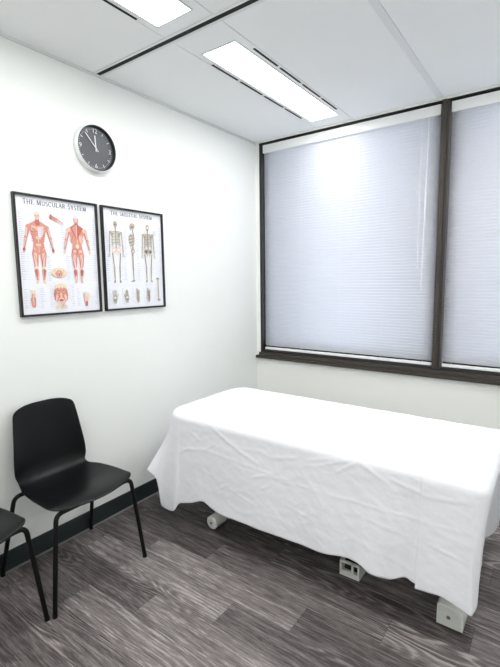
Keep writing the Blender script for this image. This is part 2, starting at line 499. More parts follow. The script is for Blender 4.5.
class Print:
    """flat printed sheet in the plane x = 0; a = across (0..W), b = up (0..Hh)"""
    def __init__(s, W, Hh):
        s.bm = bmesh.new(); s.x = .0; s.W = W; s.H = Hh
        s.poly([(0, 0), (W, 0), (W, Hh), (0, Hh)], 'paper')
    def poly(s, pts, ink):
        s.x += 1.2e-5
        f = s.bm.faces.new([s.bm.verts.new((s.x, p[0], p[1])) for p in pts]); f.material_index = INK.index(ink)
        f.normal_update()
        if f.normal.x < 0: f.normal_flip()
    def ell(s, cx, cy, rx, ry, ink, rot=0, n=16):
        c, q = cos(rot), sin(rot)
        s.poly([(cx + rx*cos(t)*c - ry*sin(t)*q, cy + rx*cos(t)*q + ry*sin(t)*c) for t in (2*pi*k/n for k in range(n))], ink)
    def cap(s, x1, y1, r1, x2, y2, r2, ink, n=7):
        a = atan2(y2-y1, x2-x1)
        pts = [(x1 + r1*cos(a+pi/2+pi*k/n), y1 + r1*sin(a+pi/2+pi*k/n)) for k in range(n+1)]
        pts += [(x2 + r2*cos(a-pi/2+pi*k/n), y2 + r2*sin(a-pi/2+pi*k/n)) for k in range(n+1)]
        s.poly(pts, ink)
    def line(s, pts, w, ink):
        for (a, b) in zip(pts, pts[1:]):
            L = math.hypot(b[0]-a[0], b[1]-a[1]) or 1e-9
            nx, ny = -(b[1]-a[1])/L*w/2, (b[0]-a[0])/L*w/2
            s.poly([(a[0]+nx, a[1]+ny), (a[0]-nx, a[1]-ny), (b[0]-nx, b[1]-ny), (b[0]+nx, b[1]+ny)], ink)
    def build(s, parent):
        me = bpy.data.meshes.new('print'); s.bm.to_mesh(me); s.bm.free()
        return link('print', me, [PAL[i] for i in INK], parent)

# small serif capitals, strokes in a unit-high box: (width, [(points, weight)])
def arc(cx, cy, rx, ry, a0, a1, n=10):
    return [(cx+rx*cos(math.radians(a0+(a1-a0)*k/n)), cy+ry*sin(math.radians(a0+(a1-a0)*k/n))) for k in range(n+1)]
K, T_ = .15, .07
SER = {
 'T': (.74, [([(.37, 0), (.37, 1)], K), ([(.03, .97), (.71, .97)], T_), ([(.04, .97), (.04, .78)], .05), ([(.70, .97), (.70, .78)], .05), ([(.22, .02), (.52, .02)], .05)]),
 'H': (.86, [([(.17, 0), (.17, 1)], K), ([(.69, 0), (.69, 1)], K), ([(.17, .5), (.69, .5)], T_), ([(.03, .02), (.31, .02)], .05), ([(.55, .02), (.83, .02)], .05), ([(.03, .98), (.31, .98)], .05), ([(.55, .98), (.83, .98)], .05)]),
 'E': (.70, [([(.17, 0), (.17, 1)], K), ([(.03, .03), (.64, .03)], T_), ([(.03, .97), (.62, .97)], T_), ([(.17, .52), (.48, .52)], T_), ([(.63, .03), (.65, .24)], .05), ([(.61, .97), (.61, .78)], .05), ([(.47, .40), (.47, .64)], .05)]),
 'M': (1.02, [([(.16, 0), (.18, 1)], T_), ([(.18, 1), (.51, .05)], K), ([(.51, .05), (.82, 1)], T_), ([(.84, 0), (.84, 1)], K), ([(.03, .02), (.29, .02)], .05), ([(.70, .02), (.99, .02)], .05)]),
 'U': (.84, [([(.17, 1), (.17, .32)] + arc(.42, .30, .25, .28, 180, 360) + [(.67, 1)], .11), ([(.03, .98), (.31, .98)], .05), ([(.54, .98), (.80, .98)], .05)]),
 'S': (.62, [(arc(.31, .74, .22, .22, 30, 250, 8) + arc(.31, .27, .23, .24, 80, -150, 8), .11)]),
 'C': (.78, [(arc(.42, .5, .34, .48, 45, 315, 14), .11), ([(.68, .98), (.68, .74)], .05)]),
 'L': (.66, [([(.17, 0), (.17, 1)], K), ([(.03, .03), (.60, .03)], T_), ([(.60, .03), (.62, .26)], .05), ([(.03, .98), (.31, .98)], .05)]),
 'A': (.84, [([(.10, 0), (.42, 1)], T_), ([(.42, 1), (.74, 0)], K), ([(.22, .36), (.62, .36)], T_), ([(0, .02), (.22, .02)], .05), ([(.60, .02), (.86, .02)], .05)]),
 'R': (.82, [([(.17, 0), (.17, 1)], K), ([(.17, .97)] + arc(.38, .74, .24, .23, 90, -90, 8) + [(.17, .51)], .09), ([(.40, .51), (.74, .02)], .13), ([(.03, .02), (.31, .02)], .05), ([(.03, .98), (.2, .98)], .05)]),
 'Y': (.80, [([(.10, 1), (.40, .46)], K), ([(.70, 1), (.40, .46)], T_), ([(.40, .48), (.40, 0)], K), ([(0, .98), (.24, .98)], .05), ([(.58, .98), (.80, .98)], .05), ([(.26, .02), (.54, .02)], .05)]),
 'K': (.84, [([(.17, 0), (.17, 1)], K), ([(.20, .42), (.68, .97)], T_), ([(.34, .56), (.74, .02)], .13), ([(.03, .02), (.31, .02)], .05), ([(.03, .98), (.31, .98)], .05), ([(.56, .98), (.80, .98)], .05)]),
 ' ': (.42, []),
}
def title(P, words, x0, x1, y, h, ink='title'):
    seq = []
    for w in words.split(' '):
        if seq: seq.append((' ', 1.))
        for i, c in enumerate(w): seq.append((c, 1. if i == 0 else .92))
    tot = sum(SER[c][0]*s + .07 for c, s in seq)*h
    fx = (x1-x0)/tot; x = x0
    for c, s in seq:
        for pts, wgt in SER[c][1]:
            P.line([(x + px*h*s*fx, y + py*h*s) for px, py in pts], wgt*h*s*1.35, ink)
        x += (SER[c][0]*s + .07)*h*fx

def notes(P, x, y0, y1, side, tox, seed, step=.0105, wl=(.012, .03), ink='grey'):
    """columns of fine caption strokes with hairline leaders, as the print has"""
    rnd = random.Random(seed); y = y1
    while y > y0:
        w = rnd.uniform(*wl)
        a, b = (x, x+w) if side > 0 else (x-w, x)
        P.line([(a, y), (b, y)], .0016, ink)
        e = b+.001 if side > 0 else a-.001
        P.line([(e, y), (tox + rnd.uniform(-.004, .004), y + rnd.uniform(-.010, .004))], .0004, 'blue')
        y -= step*rnd.uniform(.85, 1.3)

def muscle_man(P, cx, back=False):
    s = 1.0
    top = .525
    def mir(f):
        for q in (-1, 1): f(q)
    # arms
    def arms(q):
        P.cap(cx+q*.050, .448, .012, cx+q*.063, .398, .008, 'salmon')        # upper arm
        P.cap(cx+q*.065, .395, .009, cx+q*.076, .345, .005, 'salmon')       # forearm
        P.cap(cx+q*.058, .440, .006, cx+q*.064, .405, .005, 'pink')
        P.line([(cx+q*.049, .440), (cx+q*.056, .405)], .002, 'dark')
        P.line([(cx+q*.063, .392), (cx+q*.073, .350)], .0018, 'dark')
        P.cap(cx+q*.068, .388, .004, cx+q*.076, .352, .002, 'pink')
        P.ell(cx+q*.078, .333, .0075, .010, 'red' if not back else 'skin', q*.3)
        for k in range(4): P.line([(cx+q*(.074+k*.0025), .328), (cx+q*(.074+k*.0034), .317)], .0018, 'skin' if back else 'salmon')
    mir(arms)
    # trunk
    P.poly([(cx-.016, .478), (cx-.038, .466), (cx-.052, .455), (cx-.043, .425), (cx-.034, .400), (cx-.027, .372), (cx-.031, .345), (cx-.036, .322),
            (cx-.004, .309), (cx+.004, .309), (cx+.036, .322), (cx+.031, .345), (cx+.027, .372), (cx+.034, .400), (cx+.043, .425), (cx+.052, .455), (cx+.038, .466), (cx+.016, .478)], 'salmon')
    P.cap(cx, .468, .013, cx, .490, .010, 'red')
    P.ell(cx, .506, .0155, .021, 'pink' if not back else 'salmon')
    if not back:
        P.ell(cx, .518, .0130, .008, 'skin'); P.ell(cx-.006, .507, .003, .002, 'dark'); P.ell(cx+.006, .507, .003, .002, 'dark')
        P.line([(cx, .505), (cx, .498)], .002, 'red'); P.line([(cx-.004, .494), (cx+.004, .494)], .0016, 'dark')
        for q in (-1, 1):
            P.ell(cx+q*.021, .440, .020, .014, 'pink', q*.25); P.ell(cx+q*.021, .436, .015, .008, 'salmon', q*.35)
            P.ell(cx+q*.046, .449, .011, .014, 'salmon', q*.5); P.line([(cx+q*.034, .452), (cx+q*.040, .432)], .0018, 'dark')
            for k in range(5): P.line([(cx+q*.022, .420-k*.012), (cx+q*.037, .424-k*.011)], .0022, 'red')
            for k in range(4): P.ell(cx+q*.0085, .412-k*.018, .0075, .008, 'pink' if k % 2 else 'salmon')
            P.line([(cx+q*.034, .350), (cx+q*.010, .318)], .0022, 'cream')
        P.line([(cx, .452), (cx, .318)], .0026, 'cream')
        P.line([(cx-.036, .428), (cx-.020, .424), (cx-.002, .430)], .0022, 'dark'); P.line([(cx-.014, .40), (cx-.014, .345)], .0016, 'red'); P.line([(cx+.014, .40), (cx+.014, .345)], .0016, 'red')
        P.poly([(cx+.002, .452), (cx+.030, .446), (cx+.030, .420), (cx+.018, .398), (cx+.002, .400)], 'shade')
        for k in range(5): P.line([(cx+.004, .446-k*.009), (cx+.028, .442-k*.009)], .0022, 'salmon')
    else:
        P.ell(cx, .519, .0145, .010, 'shade'); P.ell(cx, .503, .012, .010, 'pink')
        P.poly([(cx, .486), (cx-.040, .462), (cx-.026, .440), (cx, .392), (cx+.026, .440), (cx+.040, .462)], 'red')
        P.poly([(cx, .480), (cx-.030, .460), (cx-.018, .442), (cx, .402)], 'salmon')
        P.line([(cx, .480), (cx, .355)], .003, 'cream')
        for q in (-1, 1):
            P.ell(cx+q*.047, .450, .011, .013, 'pink', q*.5)
            P.ell(cx+q*.026, .402, .012, .026, 'salmon' if q < 0 else 'pink', q*.22); P.line([(cx+q*.020, .43), (cx+q*.034, .39)], .002, 'dark')
            P.ell(cx+q*.018, .330, .018, .019, 'red' if q < 0 else 'salmon'); P.ell(cx+q*.018, .333, .011, .011, 'pink')
        P.ell(cx, .362, .011, .012, 'cream')
    # legs
    def legs(q):
        P.cap(cx+q*.0215, .312, .0175, cx+q*.0200, .248, .0095, 'salmon')
        P.cap(cx+q*.024, .308, .010, cx+q*.020, .252, .005, 'pink')
        P.line([(cx+q*.030, .315), (cx+q*.010, .262)], .002, 'dark'); P.line([(cx+q*.010, .305), (cx+q*.014, .25)], .0018, 'red')
        P.line([(cx+q*.034, .310), (cx+q*.028, .25)], .0022, 'red')
        P.ell(cx+q*.0185, .241, .0085, .008, 'cream' if not back else 'pink')
        P.cap(cx+q*.0195, .224, .0118, cx+q*.0165, .178, .0050, 'salmon')
        P.cap(cx+q*.0225, .226, .006, cx+q*.018, .198, .003, 'red')
        P.line([(cx+q*.014, .232), (cx+q*.015, .182)], .003, 'pink' if not back else 'dark')
        if back: P.cap(cx+q*.017, .196, .0035, cx+q*.016, .170, .002, 'cream')
        P.cap(cx+q*.016, .172, .0055, cx+q*.020, .164, .0060, 'cream' if not back else 'pink')
    mir(legs)

def muscular(P):
    title(P, 'THE MUSCULAR SYSTEM', .042, .404, .560, .0255)
    for (a, b) in ((.085, .125), (.190, .235), (.318, .362)): P.line([(a, .544), (b, .544)], .004, 'shade')
    muscle_man(P, .110); muscle_man(P, .333, True)
    # arm muscle study, upper middle
    P.cap(.186, .508, .009, .226, .492, .008, 'salmon'); P.cap(.226, .492, .007, .252, .480, .004, 'pink')
    P.cap(.186, .516, .006, .184, .498, .004, 'red'); P.line([(.185, .511), (.243, .486)], .0022, 'dark'); P.line([(.19, .501), (.235, .486)], .002, 'pink')
    # pelvic floor study
    P.ell(.212, .217, .046, .027, 'cream'); P.ell(.190, .221, .017, .016, 'skin'); P.ell(.236, .221, .017, .016, 'skin')
    P.ell(.213, .211, .019, .020, 'salmon'); P.ell(.213, .211, .012, .015, 'pink'); P.ell(.213, .206, .005, .009, 'red')
    for q in (-1, 1): P.line([(.213+q*.028, .232), (.213+q*.018, .200)], .003, 'bone'); P.line([(.213+q*.006, .224), (.213+q*.010, .198)], .0022, 'dark')
    # foot study
    P.cap(.062, .112, .010, .060, .075, .014, 'skin'); P.cap(.060, .078, .014, .062, .045, .010, 'salmon')
    P.cap(.060, .100, .006, .061, .055, .006, 'pink'); P.line([(.056, .110), (.057, .05)], .0022, 'red'); P.line([(.065, .108), (.065, .05)], .0022, 'red')
    for k in range(5): P.cap(.052+k*.0048, .118, .0026, .052+k*.0050, .127-k*.0012, .0024, 'cream')
    # face study
    P.ell(.216, .100, .040, .052, 'salmon'); P.poly([(.180, .132), (.186, .150), (.205, .158), (.228, .158), (.246, .150), (.252, .132), (.216, .140)], 'cream')
    P.ell(.216, .062, .021, .022, 'pink')
    for q in (-1, 1):
        P.ell(.216+q*.017, .113, .012, .009, 'red'); P.ell(.216+q*.017, .113, .0085, .0055, 'pink'); P.ell(.216+q*.017, .113, .0035, .0035, 'dark')
        P.ell(.216+q*.026, .083, .007, .018, 'pink', q*.25); P.line([(.216+q*.008, .096), (.216+q*.020, .070)], .003, 'red')
        P.line([(.216+q*.034, .125), (.216+q*.036, .07)], .004, 'red')
        P.ell(.216+q*.008, .142, .006, .012, 'skin')
    P.ell(.216, .095, .006, .016, 'pink'); P.ell(.216, .068, .013, .0065, 'red'); P.line([(.204, .068), (.228, .068)], .002, 'dark'); P.ell(.216, .053, .008, .005, 'blue')
    for k in range(7): P.cap(.186+k*.010, .038, .0034, .185+k*.0104, .024, .003, 'cream' if k % 2 else 'skin')
    # hand study
    P.ell(.371, .068, .014, .020, 'skin'); P.ell(.371, .066, .008, .015, 'pink'); P.cap(.371, .050, .008, .371, .034, .007, 'red')
    for k in range(4):
        xx = .360+k*.0075; P.cap(xx, .084, .0030, xx+(k-1.5)*.005, .112-abs(k-1.3)*.006, .0022, 'skin'); P.line([(xx, .060), (xx+(k-1.5)*.004, .104)], .0014, 'salmon')
    P.cap(.384, .068, .0035, .397, .085, .0025, 'skin')
    # captions
    notes(P, .036, .35, .51, 1, .090, 1, wl=(.010, .020)) if False else None
    for (x, a, b, s, t, sd) in ((.012, .345, .515, 1, .055, 1), (.012, .17, .315, 1, .085, 2), (.168, .34, .475, 1, .150, 3), (.150, .17, .30, 1, .132, 4),
                                (.238, .345, .50, 1, .275, 5), (.258, .17, .305, 1, .310, 6), (.448, .35, .515, -1, .385, 7), (.448, .17, .315, -1, .352, 8),
                                (.014, .030, .130, 1, .050, 9), (.098, .030, .135, 1, .070, 10), (.150, .030, .145, 1, .180, 11), (.292, .030, .145, -1, .250, 12),
                                (.310, .030, .130, 1, .355, 13), (.446, .030, .130, -1, .388, 14)):
        notes(P, x, a, b, s, t, sd, wl=(.010, .024))

def skeleton(P, cx, view='front'):
    sk = 'bone'; sd = 'bone_d'
    if view == 'side':
        P.ell(cx+.006, .508, .019, .019, sk); P.ell(cx-.008, .500, .008, .013, sk); P.ell(cx+.004, .503, .008, .006, sd); P.cap(cx-.008, .488, .004, cx+.002, .492, .004, sk)
        pts = [(cx+.008, .488), (cx+.010, .470), (cx+.016, .440), (cx+.014, .410), (cx+.006, .380), (cx+.010, .360)]
        P.line(pts, .008, sk); P.line(pts, .002, sd)
        P.ell(cx-.006, .424, .021, .036, sk)
        for k in range(8): P.line([(cx+.013, .452-k*.009), (cx-.024+abs(k-3)*.003, .444-k*.010)], .0028, 'paper' if k % 2 else sd)
        P.cap(cx+.002, .452, .005, cx+.004, .398, .0035, sk); P.cap(cx+.003, .396, .0035, cx-.002, .346, .003, sk); P.line([(cx-.002, .344), (cx-.004, .322)], .004, sk)
        P.ell(cx+.004, .355, .014, .018, sk); P.ell(cx+.003, .352, .007, .009, 'skin')
        P.cap(cx+.003, .340, .0045, cx, .252, .0045, sk); P.ell(cx, .247, .007, .006, sk); P.line([(cx+.001, .34), (cx, .25)], .0014, sd)
        P.cap(cx+.001, .240, .0042, cx+.001, .178, .003, sk); P.cap(cx+.006, .170, .006, cx-.018, .165, .003, sk); P.line([(cx+.005, .168), (cx-.018, .163)], .0014, sd)
        return
    # skull
    P.ell(cx, .510, .0145, .018, sk); P.cap(cx, .498, .009, cx, .489, .006, sk)
    if view == 'front':
        for q in (-1, 1): P.ell(cx+q*.0055, .507, .0036, .0038, sd)
        P.ell(cx, .499, .002, .003, sd); P.line([(cx-.005, .491), (cx+.005, .491)], .0016, sd)
    else: P.ell(cx, .508, .010, .009, 'cream'); P.ell(cx, .494, .006, .006, sd)
    P.line([(cx, .488), (cx, .352)], .0075, sk); P.line([(cx, .486), (cx, .36)], .002, sd)
    for q in (-1, 1):
        P.line([(cx+q*.003, .467), (cx+q*.042, .464)], .004, sk)                 # clavicle
        P.poly([(cx+q*.040, .463), (cx+q*.018, .456), (cx+q*.028, .428)], sk)    # scapula
        for k in range(9):
            w = .024 + .008*sin(min(k, 6)/6*pi*.6)
            P.line([(cx, .460-k*.0085), (cx+q*w*.7, .462-k*.0088), (cx+q*w, .452-k*.0092), (cx+q*w*.62, .444-k*.0088)], .0030 if view == 'front' else .0036, sk if k % 2 else 'bone')
        for k in range(4): P.line([(cx+q*.006, .452-k*.016), (cx+q*.026, .450-k*.017)], .0016, sd)
        P.ell(cx+q*.042, .461, .0055, .0055, sk)
        P.cap(cx+q*.043, .458, .0038, cx+q*.047, .398, .0034, sk)                # humerus
        P.cap(cx+q*.046, .393, .0032, cx+q*.049, .340, .0026, sk); P.line([(cx+q*.051, .390), (cx+q*.053, .342)], .0026, sk)
        for k in range(4): P.line([(cx+q*(.047+k*.003), .336), (cx+q*(.046+k*.0042), .312)], .0018, sk)
        P.ell(cx+q*.017, .356, .0165, .0155, 'skin' if view == 'front' else sk, q*.5); P.ell(cx+q*.018, .355, .009, .008, 'paper' if view == 'front' else sd, q*.5)
        P.ell(cx+q*.010, .333, .006, .007, 'skin' if view == 'front' else sk); P.ell(cx+q*.010, .333, .003, .004, 'paper')
        P.ell(cx+q*.029, .335, .005, .005, sk)
        P.cap(cx+q*.028, .332, .0042, cx+q*.020, .256, .0040, sk); P.line([(cx+q*.027, .33), (cx+q*.020, .26)], .0013, sd)
        P.ell(cx+q*.0195, .249, .0078, .0070, sk); P.ell(cx+q*.0195, .249, .0035, .0035, 'cream')
        P.cap(cx+q*.0185, .240, .0042, cx+q*.0180, .180, .0030, sk); P.line([(cx+q*.0245, .238), (cx+q*.0205, .180)], .0024, sk)
        P.cap(cx+q*.018, .172, .0045, cx+q*.022, .163, .0060, sk); P.line([(cx+q*.016, .166), (cx+q*.024, .161)], .0015, sd)
    P.poly([(cx-.010, .366), (cx+.010, .366), (cx, .340)], 'skin' if view == 'front' else sk)

def skeletal(P):
    title(P, 'THE SKELETAL SYSTEM', .060, .382, .563, .0235)
    for (a, b) in ((.068, .105), (.195, .232), (.320, .357)): P.line([(a, .541), (b, .541)], .004, 'shade')
    skeleton(P, .088); skeleton(P, .210, 'side'); skeleton(P, .338, 'back')
    P.line([(.02, .142), (.39, .142)], .0012, 'shade')
    rnd = random.Random(4)
    for cx, kind in ((.061, 0), (.151, 1), (.239, 2), (.327, 3)):
        if kind in (0, 1):
            q = 1 if kind == 0 else -1
            P.ell(cx, .062, .015, .022, 'bone'); P.ell(cx, .062, .009, .014, 'shade')
            for k in range(4): P.line([(cx-.010+k*.0066, .074), (cx-.012+k*.007+q*(k-1.5)*.003, .118-abs(k-1.5)*.006)], .0042, 'bone')
            P.line([(cx+q*.012, .065), (cx+q*.024, .088)], .0042, 'bone')
            for k in range(5): P.ell(cx-.008+k*.004, .052+(k % 2)*.006, .0032, .0032, 'bone_d')
            P.cap(cx-.005, .046, .004, cx-.005, .034, .003, 'bone'); P.cap(cx+.005, .046, .004, cx+.005, .034, .003, 'bone')
        else:
            w = .011 if kind == 2 else .012
            P.cap(cx, .052, w, cx, .098, w*.85, 'bone'); P.cap(cx, .048, w*.8, cx+.002, .036, w*.6, 'bone')
            for k in range(5): P.line([(cx-w*.9+k*w*.45, .090), (cx-w*1.0+k*w*.5, .122-k*.003)], .0038, 'bone')
            for k in range(6): P.ell(cx+rnd.uniform(-.006, .006), .045+k*.009, .0038, .0030, 'bone_d')
            if kind == 3: P.cap(cx+.004, .060, .004, cx+.003, .100, .003, 'bone_d')
    # long bone study
    P.line([(.413, .175), (.414, .045)], .0085, 'bone'); P.line([(.414, .165), (.415, .05)], .002, 'cream')
    P.ell(.405, .182, .009, .008, 'bone'); P.ell(.417, .180, .006, .008, 'bone'); P.ell(.409, .040, .007, .008, 'bone'); P.ell(.420, .040, .007, .008, 'bone'); P.line([(.408, .17), (.408, .06)], .0014, 'bone_d')
    P.ell(.392, .478, .014, .018, 'shade')
    for (x, a, b, s, t, sd) in ((.012, .345, .520, 1, .050, 21), (.012, .17, .315, 1, .062, 22), (.148, .30, .475, 1, .128, 23), (.140, .17, .28, 1, .112, 24),
                                (.240, .30, .52, 1, .225, 25), (.245, .17, .28, 1, .215, 26), (.446, .345, .515, -1, .385, 27), (.446, .205, .315, -1, .365, 28),
                                (.014, .030, .120, 1, .050, 29), (.108, .030, .12, 1, .130, 30), (.188, .030, .12, 1, .220, 31), (.280, .030, .12, 1, .310, 32), (.385, .03, .12, -1, .345, 33)):
        notes(P, x, a, b, s, t, sd, wl=(.008, .020))

def poster(y0, z0, W, Hh, fn, label):
    r = empty('framed_poster', (0, y0 + W/2, z0)); tag(r, label, 'poster')
    fw, fd = .0105, .020
    bm = bmesh.new()
    for (a, b, c, d) in ((0, fw, 0, Hh), (W-fw, W, 0, Hh), (fw, W-fw, 0, fw), (fw, W-fw, Hh-fw, Hh)):
        box(bm, .0005, fd, a, b, c, d, 0)
    f = obj('frame', bm, M['black_frame'], r); f.location = (0, -W/2, 0)
    bm = bmesh.new(); box(bm, .0005, .006, fw*.5, W-fw*.5, fw*.5, Hh-fw*.5)
    k = obj('backing', bm, M['black_frame'], r); k.location = (0, -W/2, 0)
    P = Print(.46, .60); fn(P); p = P.build(r)
    sx, sz = (W-2*fw+.002)/.46, (Hh-2*fw+.002)/.60
    p.scale = (1, sx, sz); p.location = (.0085, -W/2+fw-.001, fw-.001)
    return r
poster(-2.037, 1.260, .460, .602, muscular, 'black-framed muscular system poster with red figures, left of the skeletal one')
poster(-1.549, 1.260, .463, .602, skeletal, 'black-framed skeletal system poster with beige skeletons, nearer the window')

# ------------------------------------------------------------------ chairs
def catmull(pts, t):
    """pts list of tuples whose first entry is the parameter"""
    n = len(pts)
    if t <= pts[0][0]: return pts[0][1:]
    if t >= pts[-1][0]: return pts[-1][1:]
    i = max(k for k in range(n) if pts[k][0] <= t); i = min(i, n-2)
    a, b = pts[i], pts[i+1]; h = b[0]-a[0]; s = (t-a[0])/h
    pm = pts[i-1] if i > 0 else None; pn = pts[i+2] if i+2 < n else None
    out = []
    for c in range(1, len(a)):
        m0 = (b[c]-pm[c])/(b[0]-pm[0]) if pm else (b[c]-a[c])/h
        m1 = (pn[c]-a[c])/(pn[0]-a[0]) if pn else (b[c]-a[c])/h
        s2, s3 = s*s, s*s*s
        out.append((2*s3-3*s2+1)*a[c] + (s3-2*s2+s)*h*m0 + (-2*s3+3*s2)*b[c] + (s3-s2)*h*m1)
    return tuple(out)

def chair_shell():
    # s, u (forward), z, half width, cup (side curl towards the sitter), for a chair facing +x; origin at footprint centre
    prof = [
        (0.00, -.214, .829, .098, .018),
        (0.02, -.211, .820, .134, .022),
        (0.06, -.206, .794, .157, .028),
        (0.12, -.199, .745, .167, .032),
        (0.22, -.190, .655, .178, .038),
        (0.32, -.183, .560, .189, .044),
        (0.385, -.174, .496, .189, .040),
        (0.43, -.152, .459, .180, .028),
        (0.48, -.112, .443, .184, .022),
        (0.55, -.044, .442, .204, .024),
        (0.65,  .056, .446, .217, .022),
        (0.75,  .155, .456, .220, .012),
        (0.82,  .214, .457, .217, .010),
        (0.86,  .246, .452, .192, .004),
        (0.88,  .259, .445, .150, .000),
    ]
    bm = bmesh.new(); NS, NT = 72, 28; grid = []
    for i in range(NS+1):
        s = .88*i/NS
        u, z, w, cup = catmull(prof, s)
        e = .004; u2, z2, _, _ = catmull(prof, min(.88, s+e)); u1, z1, _, _ = catmull(prof, max(0, s-e))
        tx, tz = u2-u1, z2-z1; L = math.hypot(tx, tz); nx, nz = -tz/L, tx/L      # normal towards the sitter
        if nx < 0 and s < .4: nx, nz = -nx, -nz
        if nz < 0: nx, nz = -nx, -nz
        row = []
        for j in range(NT+1):
            t = -1 + 2*j/NT; a = abs(t)
            c = cup*(a**2.6)
            # rounded ends: corners pulled back along the profile
            back = 0.
            if s < .06: back = .016*(1-s/.06)*a**4
            f = 0.
            if s > .78: f = .030*((s-.78)/.10)*(a**2.0)
            uu = u + nx*c - f; zz = z + nz*c - back
            row.append(bm.verts.new((uu, t*w-.007, zz)))
        grid.append(row)
    for i in range(NS):
        for j in range(NT): bm.faces.new((grid[i][j], grid[i][j+1], grid[i+1][j+1], grid[i+1][j]))
    return bm

def make_chair(label):
    r = empty('shell_chair', (0, 0, 0)); tag(r, label, 'chair', 'black shell chairs along the left wall')
    sh = obj('shell', chair_shell(), M['black_plastic'], r, smooth=True)
    md = sh.modifiers.new('thickness', 'SOLIDIFY'); md.thickness = .006; md.offset = 0
    sb = sh.modifiers.new('smooth', 'SUBSURF'); sb.levels = 1; sb.render_levels = 1
    R = .0103
    legs = [((.155, .222), (.226, .250)), ((.155, -.222), (.232, -.248)), ((-.125, .212), (-.222, .240)), ((-.125, -.212), (-.222, -.248))]
    tops = [(.200, .208), (.212, -.198), (-.125, .212), (-.125, -.212)]
    foots = [(.230, .252), (.236, -.246), (-.228, .243), (-.228, -.250)]
    for (tx, ty), (fx, fy) in zip(tops, foots):
        bm = bmesh.new(); sgn = 1 if ty > 0 else -1
        zt = .436 if tx > 0 else .422
        path = fillet([(tx-.0*tx, sgn*.09, zt), (tx, ty, zt), (fx, fy, .006)], .034, 8)
        tube(bm, path, R, 14)
        obj('leg', bm, M['black_metal'], r, autos=50)
        bm = bmesh.new(); tube(bm, [(fx, fy, .0), (fx, fy, .014)], R+.0012, 14); obj('foot_cap', bm, M['black_metal'], r, autos=50)
    bm = bmesh.new()
    for xx, zz in ((.200, .436), (-.125, .422)): tube(bm, [(xx, -.095, zz), (xx, .095, zz)], R*.9, 12)
    for yy in (-.085, .085): tube(bm, [(-.125, yy, .424), (.195, yy, .432)], R*.9, 12)
    obj('under_frame', bm, M['black_metal'], r, autos=50)
    return r
def copy_tree(o, parent=None):
    c = o.copy(); COL.objects.link(c)
    if parent: c.parent = parent
    for ch in o.children: copy_tree(ch, c)
    return c
ch1 = make_chair('black plastic shell chair standing whole in view below the muscular poster')
ch1.location = (.245, -1.975, 0)
ch2 = copy_tree(ch1)
ch2.location = (.250, -2.512, 0); ch2.rotation_euler = (0, 0, math.radians(3))
ch2['label'] = 'black shell chair cut by the left photo edge, only its seat corner and legs showing'

# ------------------------------------------------------------------ treatment table
TX0, TX1, TY0, TY1, TZ = .295, 1.992, -1.400, -.665, .684
tt = empty('treatment_table', (1.13, -1.03, 0))
tag(tt, 'white-framed electric treatment table mostly hidden under the white sheet', 'treatment table')
def tp(name, bm, m, parent=tt, **k):
    o = obj(name, bm, m, parent, **k)
    if parent is tt: o.location = (-1.13, 1.03, 0)
    return o
def rrect(bm, x0, x1, y0, y1, z0, z1, r, bev, n=8):
    pts = []
    for (cx, cy, a) in ((x1-r, y1-r, 0), (x0+r, y1-r, 90), (x0+r, y0+r, 180), (x1-r, y0+r, 270)):
        for k in range(n+1): t = math.radians(a+90*k/n); pts.append((cx+r*cos(t), cy+r*sin(t), cx, cy))
    rings = []
    for z, ins in ((z0, bev), (z0+bev*.3, bev*.3), (z0+bev, 0), (z1-bev, 0), (z1-bev*.3, bev*.3), (z1, bev)):
        rings.append([bm.verts.new((cx+(x-cx)*(r-ins)/r, cy+(y-cy)*(r-ins)/r, z)) for x, y, cx, cy in pts])
    N = len(pts)
    for a, b in zip(rings, rings[1:]):
        for k in range(N): bm.faces.new((a[k], a[(k+1) % N], b[(k+1) % N], b[k]))
    bm.faces.new(rings[0]); bm.faces.new(rings[-1])
bm = bmesh.new(); rrect(bm, TX0+.022, TX1-.07, TY0+.020, TY1-.020, .600, .666, .09, .03); tp('padded_top', bm, M['foam'], autos=40)
bm = bmesh.new()
box(bm, .45, 1.85, -1.27, -1.23, .555, .600, 0, .004); box(bm, .45, 1.85, -.83, -.79, .555, .600, 0, .004)
for x in (.50, 1.15, 1.80): box(bm, x-.02, x+.02, -1.23, -.83, .560, .598, 0, .003)
tp('upper_frame', bm, M['white_metal'])
bm = bmesh.new(); box(bm, .63, 1.83, -1.18, -1.12, .055, .095, 0, .004); box(bm, .63, 1.83, -.94, -.88, .055, .095, 0, .004); tp('base_rail', bm, M['white_metal'])
for y in (-1.15, -.91):
    bm = bmesh.new(); tube(bm, [(.75, y, .09), (1.45, y, .57)], .018, 4); tp('lift_arm', bm, M['white_metal'])
    bm = bmesh.new(); tube(bm, [(1.05, y, .09), (1.75, y, .57)], .018, 4); tp('lift_arm', bm, M['white_metal'])
bm = bmesh.new(); tube(bm, [(.95, -1.03, .10), (1.35, -1.03, .46)], [.035, .025], 16); tp('actuator', bm, M['rubber'], autos=40)
